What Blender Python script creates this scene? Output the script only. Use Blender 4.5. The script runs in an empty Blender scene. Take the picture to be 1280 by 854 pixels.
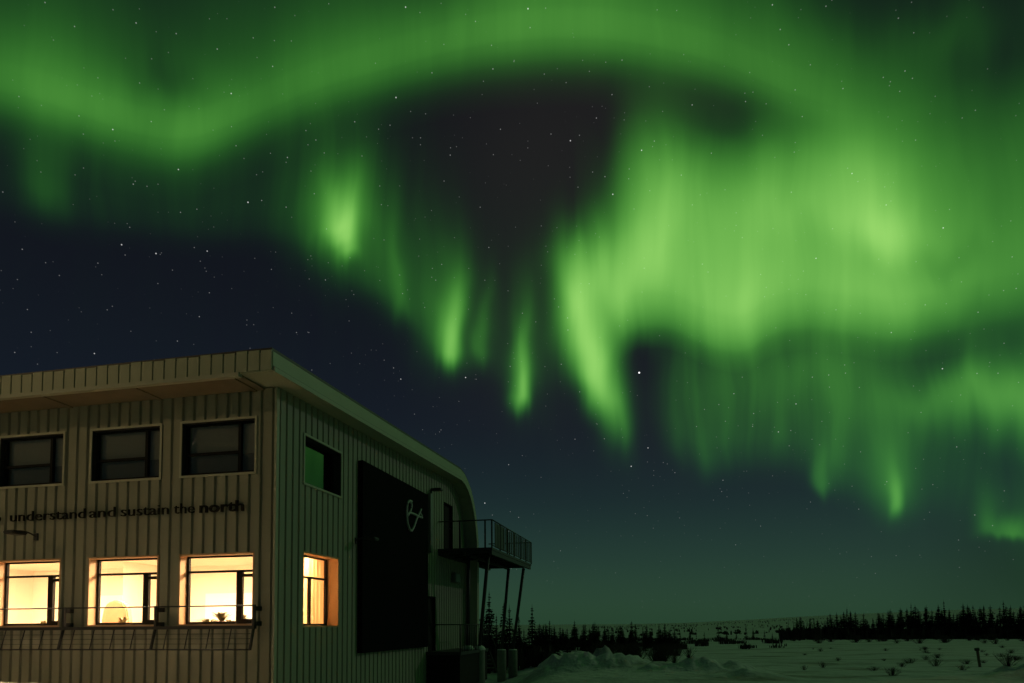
import bpy, bmesh, math, random
from mathutils import Vector, Matrix, noise as mnoise
random.seed(7)
R = math.radians
scene = bpy.context.scene
col = scene.collection

# ------------------------------------------------------------------ camera
EYE = 1.7                                   # eye height above the snow at the camera
F_PX, PITCH, ROLL, CY = 875.9, R(3.525), R(0.455), 726.35
cam_d = bpy.data.cameras.new('camera')
cam = bpy.data.objects.new('camera', cam_d)
col.objects.link(cam)
r0 = Vector((1, 0, 0)); f0 = Vector((0, math.cos(PITCH), math.sin(PITCH))); u0 = Vector((0, -math.sin(PITCH), math.cos(PITCH)))
rr = r0 * math.cos(ROLL) - u0 * math.sin(ROLL)
uu = r0 * math.sin(ROLL) + u0 * math.cos(ROLL)
cam.matrix_world = Matrix(((rr.x, uu.x, -f0.x, 0), (rr.y, uu.y, -f0.y, 0), (rr.z, uu.z, -f0.z, EYE), (0, 0, 0, 1)))
cam_d.sensor_width = 36
cam_d.lens = 36 * F_PX / 1280
cam_d.shift_y = (CY - 427) / 1280
cam_d.clip_end = 20000
cam_d.clip_start = 0.05
scene.camera = cam

def look(x, y):
    """direction in the world of a thing surveyed on the 1280 x 854 photograph"""
    a = rr * ((x - 640) / F_PX) - uu * ((y - CY) / F_PX) + f0
    return a.normalized()
def azel(x, y):
    d = look(x, y)
    return math.atan2(d.x, d.y), math.asin(d.z)

# ------------------------------------------------------------------ view
vs = scene.view_settings
scene.display_settings.display_device = 'sRGB'
vs.view_transform = 'Standard'; vs.look = 'None'; vs.exposure = 0; vs.gamma = 1
vs.use_curve_mapping = False

# ------------------------------------------------------------------ night sky with the aurora
world = bpy.data.worlds.new('World'); scene.world = world; world.use_nodes = True
world.cycles.sampling_method = 'MANUAL'; world.cycles.sample_map_resolution = 512
wt = world.node_tree; WN = wt.nodes; WN.clear()
def wl(a, b): wt.links.new(a, b)
def M(op, *args, clamp=False):
    n = WN.new('ShaderNodeMath'); n.operation = op; n.use_clamp = clamp
    for i, a in enumerate(args):
        if isinstance(a, (int, float)): n.inputs[i].default_value = a
        else: wl(a, n.inputs[i])
    return n.outputs[0]
def V(op, *args):
    n = WN.new('ShaderNodeVectorMath'); n.operation = op
    for i, a in enumerate(args):
        if isinstance(a, (tuple, list, Vector)): n.inputs[i].default_value = tuple(a)
        else: wl(a, n.inputs[i])
    return n.outputs['Value'] if op in ('DOT_PRODUCT', 'DISTANCE', 'LENGTH') else n.outputs[0]
tc = WN.new('ShaderNodeTexCoord')
DIR = V('NORMALIZE', tc.outputs['Generated'])
sx = WN.new('ShaderNodeSeparateXYZ'); wl(DIR, sx.inputs[0])
AZ = M('ARCTAN2', sx.outputs[0], sx.outputs[1])
EL = M('ARCSINE', M('MINIMUM', M('MAXIMUM', sx.outputs[2], -1.0), 1.0))
cb = WN.new('ShaderNodeCombineXYZ'); wl(AZ, cb.inputs[0]); wl(EL, cb.inputs[1])
AE = cb.outputs[0]
def warp(vec, fx, fy, ax, ay, seed):
    n = WN.new('ShaderNodeTexNoise'); n.noise_dimensions = '3D'; n.inputs['Scale'].default_value = 1.0; n.inputs['Detail'].default_value = 2.0
    wl(V('MULTIPLY_ADD', vec, (fx, fy, 0), (seed, seed * 1.3, seed)), n.inputs['Vector'])
    return V('MULTIPLY_ADD', V('SUBTRACT', n.outputs['Color'], (.5, .5, .5)), (2 * ax, 2 * ay, 0), vec)
AE = warp(AE, 9, 6, R(1.5), R(1.6), 2.3)
AE = warp(AE, 34, 2.5, R(.22), R(1.1), 7.7)

def after(vec, acc):
    """the same vector, worked out only once acc is known: keeps the shader's memory small"""
    return V('MULTIPLY_ADD', acc, (1e-9,) * 3, vec)
def axes(x, y, s1, s2, deg):
    """centre, main axes and tilt of a soft patch of light in bearing / elevation"""
    a0, e0 = azel(x, y)
    ax, ex = azel(x + 4, y); ay, ey = azel(x, y + 4)
    J = [[(ax - a0) / 4, (ay - a0) / 4], [(ex - e0) / 4, (ey - e0) / 4]]
    c, s = math.cos(R(deg)), math.sin(R(deg))
    m = [[J[0][0] * c * s1 + J[0][1] * s * s1, -J[0][0] * s * s2 + J[0][1] * c * s2],
         [J[1][0] * c * s1 + J[1][1] * s * s1, -J[1][0] * s * s2 + J[1][1] * c * s2]]
    A = m[0][0] ** 2 + m[0][1] ** 2; B = m[0][0] * m[1][0] + m[0][1] * m[1][1]; D = m[1][0] ** 2 + m[1][1] ** 2
    th = 0.5 * math.atan2(2 * B, A - D)
    h = math.hypot((A - D) / 2, B)
    return a0, e0, math.sqrt((A + D) / 2 + h), math.sqrt(max((A + D) / 2 - h, 1e-9)), th
def patch(acc, x, y, s1, s2, amp, deg=0, drape=0.0, vec=None):
    a0, e0, p, q, th = axes(x, y, s1, s2, deg)
    if drape:                                # a ray: long soft top, short sharp foot
        a1, e1 = azel(x, y - 4); ax, ex = azel(x + 4, y)
        p, q, th = abs(ax - a0) / 4 * s1, abs(e1 - e0) / 4 * s2, R(deg)
    n = WN.new('ShaderNodeMapping'); n.vector_type = 'TEXTURE'
    wl(after(AE, acc), n.inputs['Vector'])
    n.inputs['Location'].default_value = (a0, e0, 0)
    n.inputs['Rotation'].default_value = (0, 0, th)
    n.inputs['Scale'].default_value = (p * 1.414, q * 1.414, 1)
    if drape:
        s = WN.new('ShaderNodeSeparateXYZ'); wl(n.outputs[0], s.inputs[0])
        yy = M('MAXIMUM', s.outputs[1], M('MULTIPLY', s.outputs[1], -drape))
        d = M('MULTIPLY_ADD', s.outputs[0], s.outputs[0], M('MULTIPLY', yy, yy))
    else:
        d = V('DOT_PRODUCT', n.outputs[0], n.outputs[0])
    g = M('POWER', 0.36788, d)
    return M('MULTIPLY_ADD', g, amp, acc)
A0, A1, E1 = R(-60), R(64), R(75)
NAZ = M('MULTIPLY_ADD', AZ, 1 / (A1 - A0), -A0 / (A1 - A0), clamp=True)
def fcurve(val, pts):
    n = WN.new('ShaderNodeFloatCurve'); m = n.mapping; c = m.curves[0]
    pts = sorted(pts)
    c.points[0].location = pts[0]; c.points[-1].location = pts[-1]
    for p in pts[1:-1]: c.points.new(*p)
    for p in c.points: p.handle_type = 'AUTO'
    m.extend = 'HORIZONTAL'
    m.update()
    n.inputs['Factor'].default_value = 1.0
    wl(val, n.inputs['Value'])
    return n.outputs[0]
def rays(acc, freq, stretch, seed, k, detail=2.0):
    n = WN.new('ShaderNodeTexNoise'); n.noise_dimensions = '3D'
    n.inputs['Scale'].default_value = 1.0; n.inputs['Detail'].default_value = detail
    wl(V('MULTIPLY_ADD', after(AE, acc), (freq, stretch, 0), (seed, seed * 1.7, seed * .3)), n.inputs['Vector'])
    return M('MULTIPLY_ADD', n.outputs[0], 2 * k, 1 - k)
def curtain(acc, edge, amp, profile, ray=None):
    """a hanging sheet of light: lower edge by bearing, brightness by bearing, fall-off with height"""
    ep, ap = [], []
    for x, y in edge:
        a, e = azel(x, y); ep.append(((a - A0) / (A1 - A0), max(e, 0) / E1))
    for x, y, v in amp:
        a, e = azel(x, y); ap.append(((a - A0) / (A1 - A0), v))
    na = M('MULTIPLY_ADD', acc, 1e-9, NAZ)
    ed = fcurve(na, ep); am = fcurve(na, ap)
    lo = profile[0][0]; hi = profile[-1][0]
    t = M('SUBTRACT', EL, M('MULTIPLY', ed, E1))
    t = M('MULTIPLY_ADD', t, 57.2958 / (hi - lo), -lo / (hi - lo), clamp=True)
    pr = fcurve(t, [((d - lo) / (hi - lo), v) for d, v in profile])
    g = M('MULTIPLY', am, pr)
    if ray is not None: g = M('MULTIPLY', g, ray)
    return M('ADD', acc, g)

G = M('ADD', 0.0, 0.0)
# upper band, sweeping across from the left over the dark gap
UP_EDGE = [(-250, 120), (-120, 124), (0, 146), (60, 160), (120, 181), (180, 198), (230, 202), (280, 188), (330, 168), (400, 140), (470, 120),
           (540, 101), (600, 88), (660, 81), (720, 79), (780, 83), (840, 94), (900, 110), (950, 130), (1000, 150), (1100, 170), (1200, 170), (1400, 160)]
G = curtain(G, UP_EDGE,
    [(-300, 125, .05), (-120, 125, .13), (0, 125, .15), (80, 140, .185), (140, 150, .19), (190, 160, .185), (240, 160, .21), (290, 150, .185), (340, 130, .165), (400, 100, .175),
     (500, 80, .19), (600, 55, .225), (660, 50, .25), (720, 45, .245), (800, 50, .225), (860, 60, .20), (920, 75, .17), (980, 90, .145), (1040, 110, .09),
     (1100, 120, .035), (1200, 120, .018), (1300, 120, .012), (1450, 100, .0)],
    [(-2.4, 0), (-1.3, .06), (-.4, .20), (.4, .48), (1.2, .80), (2.1, 1), (3.0, .88), (4.2, .64), (5.6, .42), (7.2, .27), (9.5, .14), (13, .05), (17, 0)],
    rays(G, 7, 3, 3.1, .10))
# bright field on the right, arched lower edge
G = curtain(G,
    [(690, 470), (740, 470), (757, 455), (768, 428), (790, 408), (815, 403), (845, 408), (870, 420), (900, 431), (932, 433), (960, 415), (1000, 405),
     (1060, 410), (1120, 418), (1180, 410), (1240, 396), (1300, 385), (1450, 370)],
    [(690, 400, 0), (735, 400, .01), (757, 380, .06), (778, 360, .18), (800, 345, .33), (830, 330, .43), (870, 330, .44), (930, 330, .46), (990, 330, .41), (1050, 330, .42),
     (1110, 330, .39), (1160, 330, .30), (1220, 330, .22), (1290, 330, .17), (1400, 330, .1), (1600, 330, 0)],
    [(-1.9, 0), (-.9, .12), (0, .38), (.9, .62), (1.9, .82), (3.6, 1), (5.5, .98), (8, .88), (9.6, .74), (11.4, .48), (13, .24), (14.6, .09), (16.5, .03), (20, 0)],
    rays(G, 16, 5, 8.4, .09))
# dim veil below it, broken into rays with a ragged foot
G = curtain(G,
    [(700, 505), (745, 520), (770, 545), (800, 540), (830, 562), (880, 590), (940, 585), (1000, 590), (1040, 612), (1080, 628), (1117, 648), (1150, 640),
     (1200, 645), (1240, 665), (1300, 675), (1450, 690)],
    [(720, 500, 0), (765, 500, .05), (800, 500, .012), (835, 520, .03), (880, 540, .066), (940, 540, .070), (990, 560, .066), (1040, 570, .080), (1080, 580, .072),
     (1117, 600, .075), (1160, 600, .035), (1220, 600, .03), (1270, 620, .035), (1400, 620, .04), (1600, 620, 0)],
    [(-1.4, 0), (-.6, .08), (.3, .28), (1.5, .60), (3.2, .9), (5.5, 1), (9, .9), (12, .8), (16, .3), (20, 0)],
    rays(G, 48, 2.2, 1.7, .6, 2.5))
# faint veil under the upper band on the left
G = curtain(G,
    [(-250, 255), (-60, 262), (20, 262), (60, 272), (130, 282), (200, 290), (260, 295), (330, 295), (380, 305), (430, 345), (480, 375), (530, 420), (570, 462), (610, 468), (650, 490), (700, 480), (740, 480)],
    [(-250, 240, 0), (-60, 240, .008), (10, 240, .014), (60, 240, .045), (95, 240, .028), (150, 240, .024), (210, 240, .026), (270, 250, .026), (330, 260, .026), (390, 280, .05), (450, 300, .045),
     (500, 330, .04), (560, 380, .045), (600, 400, .018), (650, 420, .02), (700, 440, .006), (740, 440, 0)],
    [(-1.6, 0), (-.8, .1), (0, .4), (1, .8), (2.5, 1), (4.5, .9), (7, .6), (10, .3), (14, .1), (18, 0)],
    rays(G, 60, 2, 5.5, .35))
P = [
 # x, y, s1, s2, amp, tilt
 (215, 105, 42, 20, -.055, 40), (270, 70, 60, 30, -.015, 30), (100, 118, 60, 22, .03, 12), (250, 165, 40, 20, .03, -25),
 (545, 8, 60, 30, -.03, 0), (30, 70, 60, 40, .02, 0),
 # right field: brighter and darker clumps
 (1110, 278, 40, 26, .20, 15), (1000, 262, 50, 26, .07, 0), (1090, 225, 45, 35, .10, 50), (960, 330, 70, 35, .01, 0), (850, 290, 45, 60, .01, 15),
 (930, 395, 34, 26, .05, 0), (1130, 370, 70, 24, .07, -4), (1060, 180, 56, 46, .085, 60), (900, 250, 60, 40, .03, 0), (1230, 320, 70, 34, .06, -5),
 (788, 335, 24, 56, .10, 35), (826, 262, 26, 48, .06, 8), (865, 215, 50, 30, .02, 0), (1180, 322, 40, 18, -.07, -8),
 (985, 146, 70, 22, -.026, 16), (1015, 158, 35, 22, -.02, 20), (940, 172, 70, 16, -.02, 5), (1235, 175, 40, 60, -.03, 0), (1262, 70, 30, 60, -.03, 0),
 (1200, 40, 60, 30, .03, 0), (1040, 60, 80, 30, .03, 20), (1120, 130, 50, 50, .03, 60), (760, 300, 20, 40, .05, 30), 
 # long tongue coming down from it on the left side
 (718, 378, 16, 36, .23, 14), (733, 415, 17, 42, .30, -14), (742, 452, 15, 36, .30, -14), (752, 487, 11, 22, .22, -20), (728, 335, 28, 30, .10, 30), (762, 345, 30, 34, .20, 38), (775, 385, 26, 24, .14, 0),
 (700, 345, 12, 40, .08, 0), (775, 510, 12, 34, .05, 0),
 # band low on the right, and the murk between
 (1235, 500, 90, 24, .14, -6), (1190, 505, 60, 24, .05, 0), (1290, 490, 60, 34, .08, 0), (1075, 480, 40, 50, .03, 0), (1140, 452, 50, 26, .0, 0), (1180, 585, 50, 36, .012, 0),
 (800, 450, 34, 34, -.012, 0), (1230, 436, 60, 22, .02, -6), (1260, 575, 30, 30, -.03, 0),
 (940, 470, 60, 26, .03, 0), (1020, 455, 50, 26, .05, 0),
]
for x, y, a, b, w, t in P: G = patch(G, x, y, a, b, w, t)
D = [
 # the hanging rays: x, y, half width, height of the tail, brightness, tilt, sharpness of the foot
 (438, 318, 9, 46, .30, 5, 4.5), (428, 300, 11, 40, .20, 10, 4), (417, 282, 13, 36, .14, 12, 3), (440, 270, 18, 40, .10, 0, 2), (774, 522, 10, 44, .06, 0, 2.2), (432, 285, 34, 62, .10, 0, 1.6), (497, 372, 8, 60, .085, 0, 4), (480, 340, 14, 60, .02, 0, 2),
 (567, 440, 9, 48, .36, 0, 4), (560, 410, 20, 60, .12, 0, 2), (606, 440, 7, 46, .10, -3, 3.5), (646, 490, 6.5, 46, .36, -2, 4), (650, 460, 12, 60, .08, -2, 2),
 (520, 380, 16, 60, .02, 0, 2), (676, 470, 20, 80, .012, 0, 2),
 (1117, 630, 6, 26, .20, 2, 3), (1114, 605, 17, 50, .09, 1, 2), (1033, 603, 8, 28, .11, 0, 2.4), (1052, 560, 8, 60, .05, 0, 2), (1268, 660, 20, 14, .15, 0, 2.5), (1236, 655, 8, 30, .05, 0, 3),
 (884, 570, 8, 50, .03, 0, 2.5), (977, 535, 6, 40, .03, 0, 2), (915, 540, 9, 60, .025, 0, 2), (850, 530, 10, 50, .025, 0, 2), (60, 235, 18, 40, .03, 0, 2), (1048, 490, 10, 50, .03, 0, 2),
]
for x, y, a, b, w, t, k in D: G = patch(G, x, y, a, b, w, t, drape=k)
# green added out of the picture, lighting side wall and pane; dim green overhead
def far_patch(acc, az, el, s1, s2, amp):
    n = WN.new('ShaderNodeMapping'); n.vector_type = 'TEXTURE'; wl(after(AE, acc), n.inputs['Vector'])
    n.inputs['Location'].default_value = (R(az), R(el), 0); n.inputs['Scale'].default_value = (R(s1) * 1.414, R(s2) * 1.414, 1)
    return M('MULTIPLY_ADD', M('POWER', 0.36788, V('DOT_PRODUCT', n.outputs[0], n.outputs[0])), amp, acc)
G = far_patch(G, 82, 34, 20, 14, .25)
G = far_patch(G, 43.5, 13, 3.6, 7, .15)
G = far_patch(G, 110, 46, 22, 14, .05)
hz = M('MULTIPLY_ADD', M('MULTIPLY', M('MAXIMUM', M('SUBTRACT', sx.outputs[2], .72), 0.0), 1.0), .02, 0.0)
G = M('ADD', G, hz)
fine = rays(G, 110, 1.6, 12.3, .04, 3.0)
fine = M('MULTIPLY', fine, rays(fine, 26, 4, 4.9, .12, 2.0))
G = M('MULTIPLY', G, fine)
G = M('MULTIPLY', M('ADD', G, M('SQRT', M('MULTIPLY_ADD', G, G, .0006))), .5)    # soft floor
G = M('MAXIMUM', M('SUBTRACT', G, .0119), 0.0)
G2 = M('MULTIPLY', G, G)
# night gradient
gr = WN.new('ShaderNodeValToRGB'); cr = gr.color_ramp; cr.interpolation = 'B_SPLINE'
stops = [(0, (.020, .053, .028)), (.03, (.0235, .060, .033)), (.09, (.0185, .046, .035)), (.17, (.0100, .0225, .0265)), (.27, (.0070, .0102, .0185)), (.42, (.0058, .0060, .0122)), (.62, (.0056, .0056, .0100)), (1, (.005, .006, .010))]
cr.elements[0].position, cr.elements[0].color = stops[0][0], (*stops[0][1], 1)
cr.elements[1].position, cr.elements[1].color = stops[-1][0], (*stops[-1][1], 1)
for p, c in stops[1:-1]: e = cr.elements.new(p); e.color = (*c, 1)
wl(M('MAXIMUM', sx.outputs[2], 0.0), gr.inputs[0])
sb = WN.new('ShaderNodeSeparateColor'); wl(gr.outputs[0], sb.inputs[0])
# thin reddish air inside the dark gap; horizon duller towards the right
red = patch(M('MULTIPLY', G, 1e-9), 690, 190, 110, 110, .0075); red = patch(red, 640, 400, 70, 90, .004); red = patch(red, 900, 500, 180, 80, .004); red = patch(red, 860, 110, 110, 40, .003)
dull = patch(M('MULTIPLY', red, 1e-9), 1330, 710, 120, 70, .40)
dull = M('SUBTRACT', 1.0, dull)
RR = M('ADD', M('MULTIPLY_ADD', G, .10, M('MULTIPLY', G2, .52)), M('ADD', M('MULTIPLY', sb.outputs[0], dull), M('MULTIPLY', red, 1.0)))
GG = M('ADD', G, M('ADD', M('MULTIPLY', sb.outputs[1], dull), M('MULTIPLY', red, .93)))
BB = M('ADD', M('MULTIPLY_ADD', G, .05, M('MULTIPLY', G2, .22)), M('ADD', M('MULTIPLY', sb.outputs[2], dull), M('MULTIPLY', red, .45)))
# stars
ST = M('MULTIPLY', GG, 1e-9)
def starfield(acc, scale, rad, gain, power, off):
    v = WN.new('ShaderNodeTexVoronoi'); v.voronoi_dimensions = '3D'; v.feature = 'F1'; v.inputs['Scale'].default_value = 1.0
    wl(V('MULTIPLY_ADD', after(DIR, acc), (scale,) * 3, (off, off * .7, off * 1.3)), v.inputs['Vector'])
    s = WN.new('ShaderNodeSeparateColor'); wl(v.outputs['Color'], s.inputs[0])
    d = M('MULTIPLY_ADD', v.outputs['Distance'], -1 / (scale * rad), 1.0, clamp=True)
    return M('MULTIPLY_ADD', M('MULTIPLY', d, M('POWER', s.outputs[0], power)), gain, acc)
ST = starfield(ST, 74, .00085, .50, 3.0, 4.2)
ST = starfield(ST, 115, .0008, .36, 2.2, 11.0)
for x, y, b, r in [(799, 466, 3.0, .0019), (713, 176, .8, .0013), (766, 243, .9, .0013), (802, 188, .9, .0012), (495, 122, .8, .0013), (582, 472, 1.0, .0013), (501, 474, .6, .0013), (492, 460, .3, .0012),
                (310, 253, 1.0, .0013), (289, 117, .7, .0012), (141, 162, .7, .0012), (223, 212, .7, .0012), (195, 317, .9, .0013), (152, 306, .8, .0013), (259, 314, .7, .0012), (789, 583, .8, .0014), (810, 560, .7, .0013),
                (660, 11, .9, .0013), (507, 9, .8, .0012), (1178, 461, .9, .0012), (1179, 285, .8, .0012), (606, 629, .8, .0014), (118, 442, .7, .0012), (995, 505, .6, .0012), (1065, 217, .6, .0012), (1020, 323, .7, .0012), (973, 540, .6, .0012)]:
    d = M('MULTIPLY_ADD', V('DISTANCE', after(DIR, ST), look(x, y)), -1 / (r * .72), 1.0, clamp=True)
    ST = M('MULTIPLY_ADD', d, b, ST)
up = M('MULTIPLY', sx.outputs[2], 6.0, clamp=True)
ST = M('MULTIPLY', ST, up)
cc = WN.new('ShaderNodeCombineColor')
wl(M('ADD', RR, ST), cc.inputs[0]); wl(M('ADD', GG, ST), cc.inputs[1]); wl(M('ADD', BB, ST), cc.inputs[2])
bg = WN.new('ShaderNodeBackground'); wl(cc.outputs[0], bg.inputs['Color']); bg.inputs['Strength'].default_value = 1.0
wo = WN.new('ShaderNodeOutputWorld'); wl(bg.outputs[0], wo.inputs['Surface'])

# faint fill sun low on the right, added to grey the snow and side wall
sun_d = bpy.data.lights.new('moon_fill', 'SUN'); sun_d.energy = 0.09; sun_d.angle = R(.5); sun_d.color = (1, .96, .88)
sun = bpy.data.objects.new('moon_fill', sun_d); col.objects.link(sun)
sun.rotation_euler = Vector((-.80, -.45, -.36)).to_track_quat('-Z', 'Y').to_euler()

# ------------------------------------------------------------------ helpers
def tag(o, label=None, cat=None, group=None, kind=None):
    for k, v in (('label', label), ('category', cat), ('group', group), ('kind', kind)):
        if v: o[k] = v
    return o
def empty(name, loc=(0, 0, 0), rz=0):
    o = bpy.data.objects.new(name, None); o.empty_display_size = .3; col.objects.link(o)
    o.location = loc; o.rotation_euler = (0, 0, rz); return o
class MB:
    def __init__(s): s.bm = bmesh.new(); s.mi = 0
    def face(s, pts):
        try: f = s.bm.faces.new([s.bm.verts.new(p) for p in pts]); f.material_index = s.mi; return f
        except ValueError: return None
    def box(s, a, b, skip=()):
        (x0, y0, z0), (x1, y1, z1) = a, b
        v = [s.bm.verts.new((x, y, z)) for x in (x0, x1) for y in (y0, y1) for z in (z0, z1)]
        for q in ((0, 1, 3, 2), (4, 6, 7, 5), (0, 4, 5, 1), (2, 3, 7, 6), (0, 2, 6, 4), (1, 5, 7, 3)):
            f = s.bm.faces.new([v[i] for i in q]); f.material_index = s.mi
    def tube(s, pts, r, n=8, caps=True, taper=None):
        pts = [Vector(p) for p in pts]; rings = []
        for i, p in enumerate(pts):
            d = (pts[min(i + 1, len(pts) - 1)] - pts[max(i - 1, 0)]).normalized()
            ref = Vector((0, 0, 1)) if abs(d.z) < .9 else Vector((1, 0, 0))
            a = d.cross(ref).normalized(); b = d.cross(a)
            rad = r if taper is None else r + (taper - r) * i / (len(pts) - 1)
            rings.append([s.bm.verts.new(p + (a * math.cos(2 * math.pi * k / n) + b * math.sin(2 * math.pi * k / n)) * rad) for k in range(n)])
        for q, w in zip(rings, rings[1:]):
            for k in range(n):
                f = s.bm.faces.new((q[k], q[(k + 1) % n], w[(k + 1) % n], w[k])); f.material_index = s.mi; f.smooth = True
        if caps:
            for q in (rings[0], rings[-1]):
                f = s.bm.faces.new(q); f.material_index = s.mi
    def lathe(s, prof, n=20, c=(0, 0, 0), jit=0):
        rings = []
        for r, z in prof:
            rings.append([s.bm.verts.new((c[0] + r * math.cos(2 * math.pi * k / n), c[1] + r * math.sin(2 * math.pi * k / n), c[2] + z + random.uniform(-jit, jit))) for k in range(n)])
        for q, w in zip(rings, rings[1:]):
            for k in range(n):
                f = s.bm.faces.new((q[k], q[(k + 1) % n], w[(k + 1) % n], w[k])); f.smooth = True; f.material_index = s.mi
        s.bm.faces.new(rings[0]); s.bm.faces.new(rings[-1])
    def prism(s, prof, y0, y1):
        """closed (x, z) outline extruded along y"""
        a = [s.bm.verts.new((x, y0, z)) for x, z in prof]; b = [s.bm.verts.new((x, y1, z)) for x, z in prof]
        n = len(prof)
        for i in range(n):
            s.bm.faces.new((a[i], a[(i + 1) % n], b[(i + 1) % n], b[i]))
        s.bm.faces.new(a); s.bm.faces.new(b)
    def build(s, name, mat, parent=None, recalc=True):
        if recalc: bmesh.ops.recalc_face_normals(s.bm, faces=s.bm.faces)
        me = bpy.data.meshes.new(name); s.bm.to_mesh(me); s.bm.free()
        for m in (mat if isinstance(mat, (list, tuple)) else [mat]): me.materials.append(m)
        o = bpy.data.objects.new(name, me); col.objects.link(o)
        if parent: o.parent = parent
        return o

def mat(name, base, rough=.6, metal=0.0, var=.12, scale=4.0, bump=0.0, bscale=20.0, spec=.5, c2=None):
    m = bpy.data.materials.new(name); m.use_nodes = True
    t = m.node_tree; b = t.nodes['Principled BSDF']
    b.inputs['Roughness'].default_value = rough; b.inputs['Metallic'].default_value = metal
    b.inputs['Specular IOR Level'].default_value = spec
    tcn = t.nodes.new('ShaderNodeTexCoord')
    n = t.nodes.new('ShaderNodeTexNoise'); n.inputs['Scale'].default_value = scale; n.inputs['Detail'].default_value = 6
    t.links.new(tcn.outputs['Object'], n.inputs['Vector'])
    mx = t.nodes.new('ShaderNodeMix'); mx.data_type = 'RGBA'
    mx.inputs[6].default_value = (*[c * (1 - var) for c in base], 1)
    mx.inputs[7].default_value = (*(c2 or [c * (1 + var) for c in base]), 1)
    t.links.new(n.outputs[0], mx.inputs[0]); t.links.new(mx.outputs[2], b.inputs['Base Color'])
    if bump:
        n2 = t.nodes.new('ShaderNodeTexNoise'); n2.inputs['Scale'].default_value = bscale; n2.inputs['Detail'].default_value = 5
        t.links.new(tcn.outputs['Object'], n2.inputs['Vector'])
        bp = t.nodes.new('ShaderNodeBump'); bp.inputs['Strength'].default_value = bump; bp.inputs['Distance'].default_value = .1
        t.links.new(n2.outputs[0], bp.inputs['Height']); t.links.new(bp.outputs[0], b.inputs['Normal'])
    return m
def emit(name, colr, s):
    m = bpy.data.materials.new(name); m.use_nodes = True; t = m.node_tree; t.nodes.clear()
    e = t.nodes.new('ShaderNodeEmission'); e.inputs[0].default_value = (*colr, 1); e.inputs[1].default_value = s
    o = t.nodes.new('ShaderNodeOutputMaterial'); t.links.new(e.outputs[0], o.inputs[0]); return m
def glassmat(name, ior=1.5, tint=(1, 1, 1)):
    m = bpy.data.materials.new(name); m.use_nodes = True; t = m.node_tree; t.nodes.clear()
    tr = t.nodes.new('ShaderNodeBsdfTransparent'); tr.inputs[0].default_value = (*tint, 1)
    gl = t.nodes.new('ShaderNodeBsdfGlossy'); gl.inputs['Roughness'].default_value = .01
    fr = t.nodes.new('ShaderNodeFresnel'); ge = t.nodes.new('ShaderNodeNewGeometry'); mi = t.nodes.new('ShaderNodeMix'); mi.inputs[2].default_value = ior; mi.inputs[3].default_value = 1 / ior
    t.links.new(ge.outputs['Backfacing'], mi.inputs[0]); t.links.new(mi.outputs[0], fr.inputs[0])
    mx = t.nodes.new('ShaderNodeMixShader'); o = t.nodes.new('ShaderNodeOutputMaterial')
    t.links.new(fr.outputs[0], mx.inputs[0]); t.links.new(tr.outputs[0], mx.inputs[1]); t.links.new(gl.outputs[0], mx.inputs[2]); t.links.new(mx.outputs[0], o.inputs[0])
    return m

M_CLAD = mat('painted ribbed steel', (.30, .30, .238), .6, 0, .16, 1.0, .04, 5)
for n_ in [n for n in M_CLAD.node_tree.nodes if n.type == 'TEX_NOISE'][:1]:      # streaks run down the sheets
    mp_ = M_CLAD.node_tree.nodes.new('ShaderNodeMapping'); mp_.inputs['Scale'].default_value = (2.2, 2.2, .35)
    M_CLAD.node_tree.links.new([n for n in M_CLAD.node_tree.nodes if n.type == 'TEX_COORD'][0].outputs['Object'], mp_.inputs[0]); M_CLAD.node_tree.links.new(mp_.outputs[0], n_.inputs['Vector'])
M_TRIM = mat('cream trim', (.43, .43, .34), .5, 0, .06, 2)
M_ROOF = mat('pale roof metal', (.42, .435, .33), .5, 0, .12, 1.5)
M_DARK = mat('dark flashing and reveal shade', (.025, .025, .028), .5, 0, .2, 5)
M_FRAME = mat('dark window frame', (.010, .0095, .009), .7, 0, .15, 6, spec=.15)
M_LINER = mat('tan window board', (.50, .33, .20), .7, 0, .06, 3)
M_SOFFIT = mat('brown soffit board', (.20, .16, .10), .8, 0, .2, 2)
M_STEEL = mat('black painted steel', (.022, .022, .025), .5, 0, .2, 8)
M_GALV = mat('galvanised steel', (.22, .22, .22), .45, .6, .15, 6)
M_PANEL = mat('black wall panel', (.0045, .0045, .007), .85, 0, .15, 2, spec=.05)
M_LOGO = mat('grey emblem metal', (.34, .36, .36), .45, 0, .1, 6)
M_LETTER = mat('black letters', (.014, .013, .012), .8, 0, .1, 8, spec=.08)
M_SNOWCAP = mat('snow', (.80, .80, .79), .8, 0, .05, 3, .25, 7)
M_CONC = mat('weathered concrete', (.20, .195, .185), .85, 0, .25, 4, .2, 16)
M_WOOD = mat('grey timber', (.16, .12, .085), .8, 0, .3, 12)
M_GLASS = glassmat('window glass', 1.52)
M_GLASS2 = glassmat('coated window glass', 1.95, (.55, .6, .58))
M_WALLIN = mat('cream plaster', (.74, .70, .62), .8, 0, .04, 2)
M_CEIL = mat('ceiling board', (.74, .70, .62), .85, 0, .05, 2)
M_FLOOR = mat('brown floor', (.28, .19, .12), .6, 0, .15, 5)
M_WHITE = mat('white board', (.86, .86, .84), .5, 0, .02, 3)
M_BACKING = mat('dark backing sheet', (.10, .105, .095), .95, 0, .1, 6)
M_BLIND = mat('grey roller blind', (.20, .21, .18), .9, 0, .06, 8)
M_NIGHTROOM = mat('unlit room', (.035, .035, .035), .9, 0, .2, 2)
M_LEAF = mat('house plant leaves', (.16, .13, .05), .6, 0, .3, 15)
M_POT = mat('clay pot', (.30, .14, .08), .8, 0, .15, 10)
M_LAMP = emit('warm lamp panel', (1, .69, .375), 235)
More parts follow.
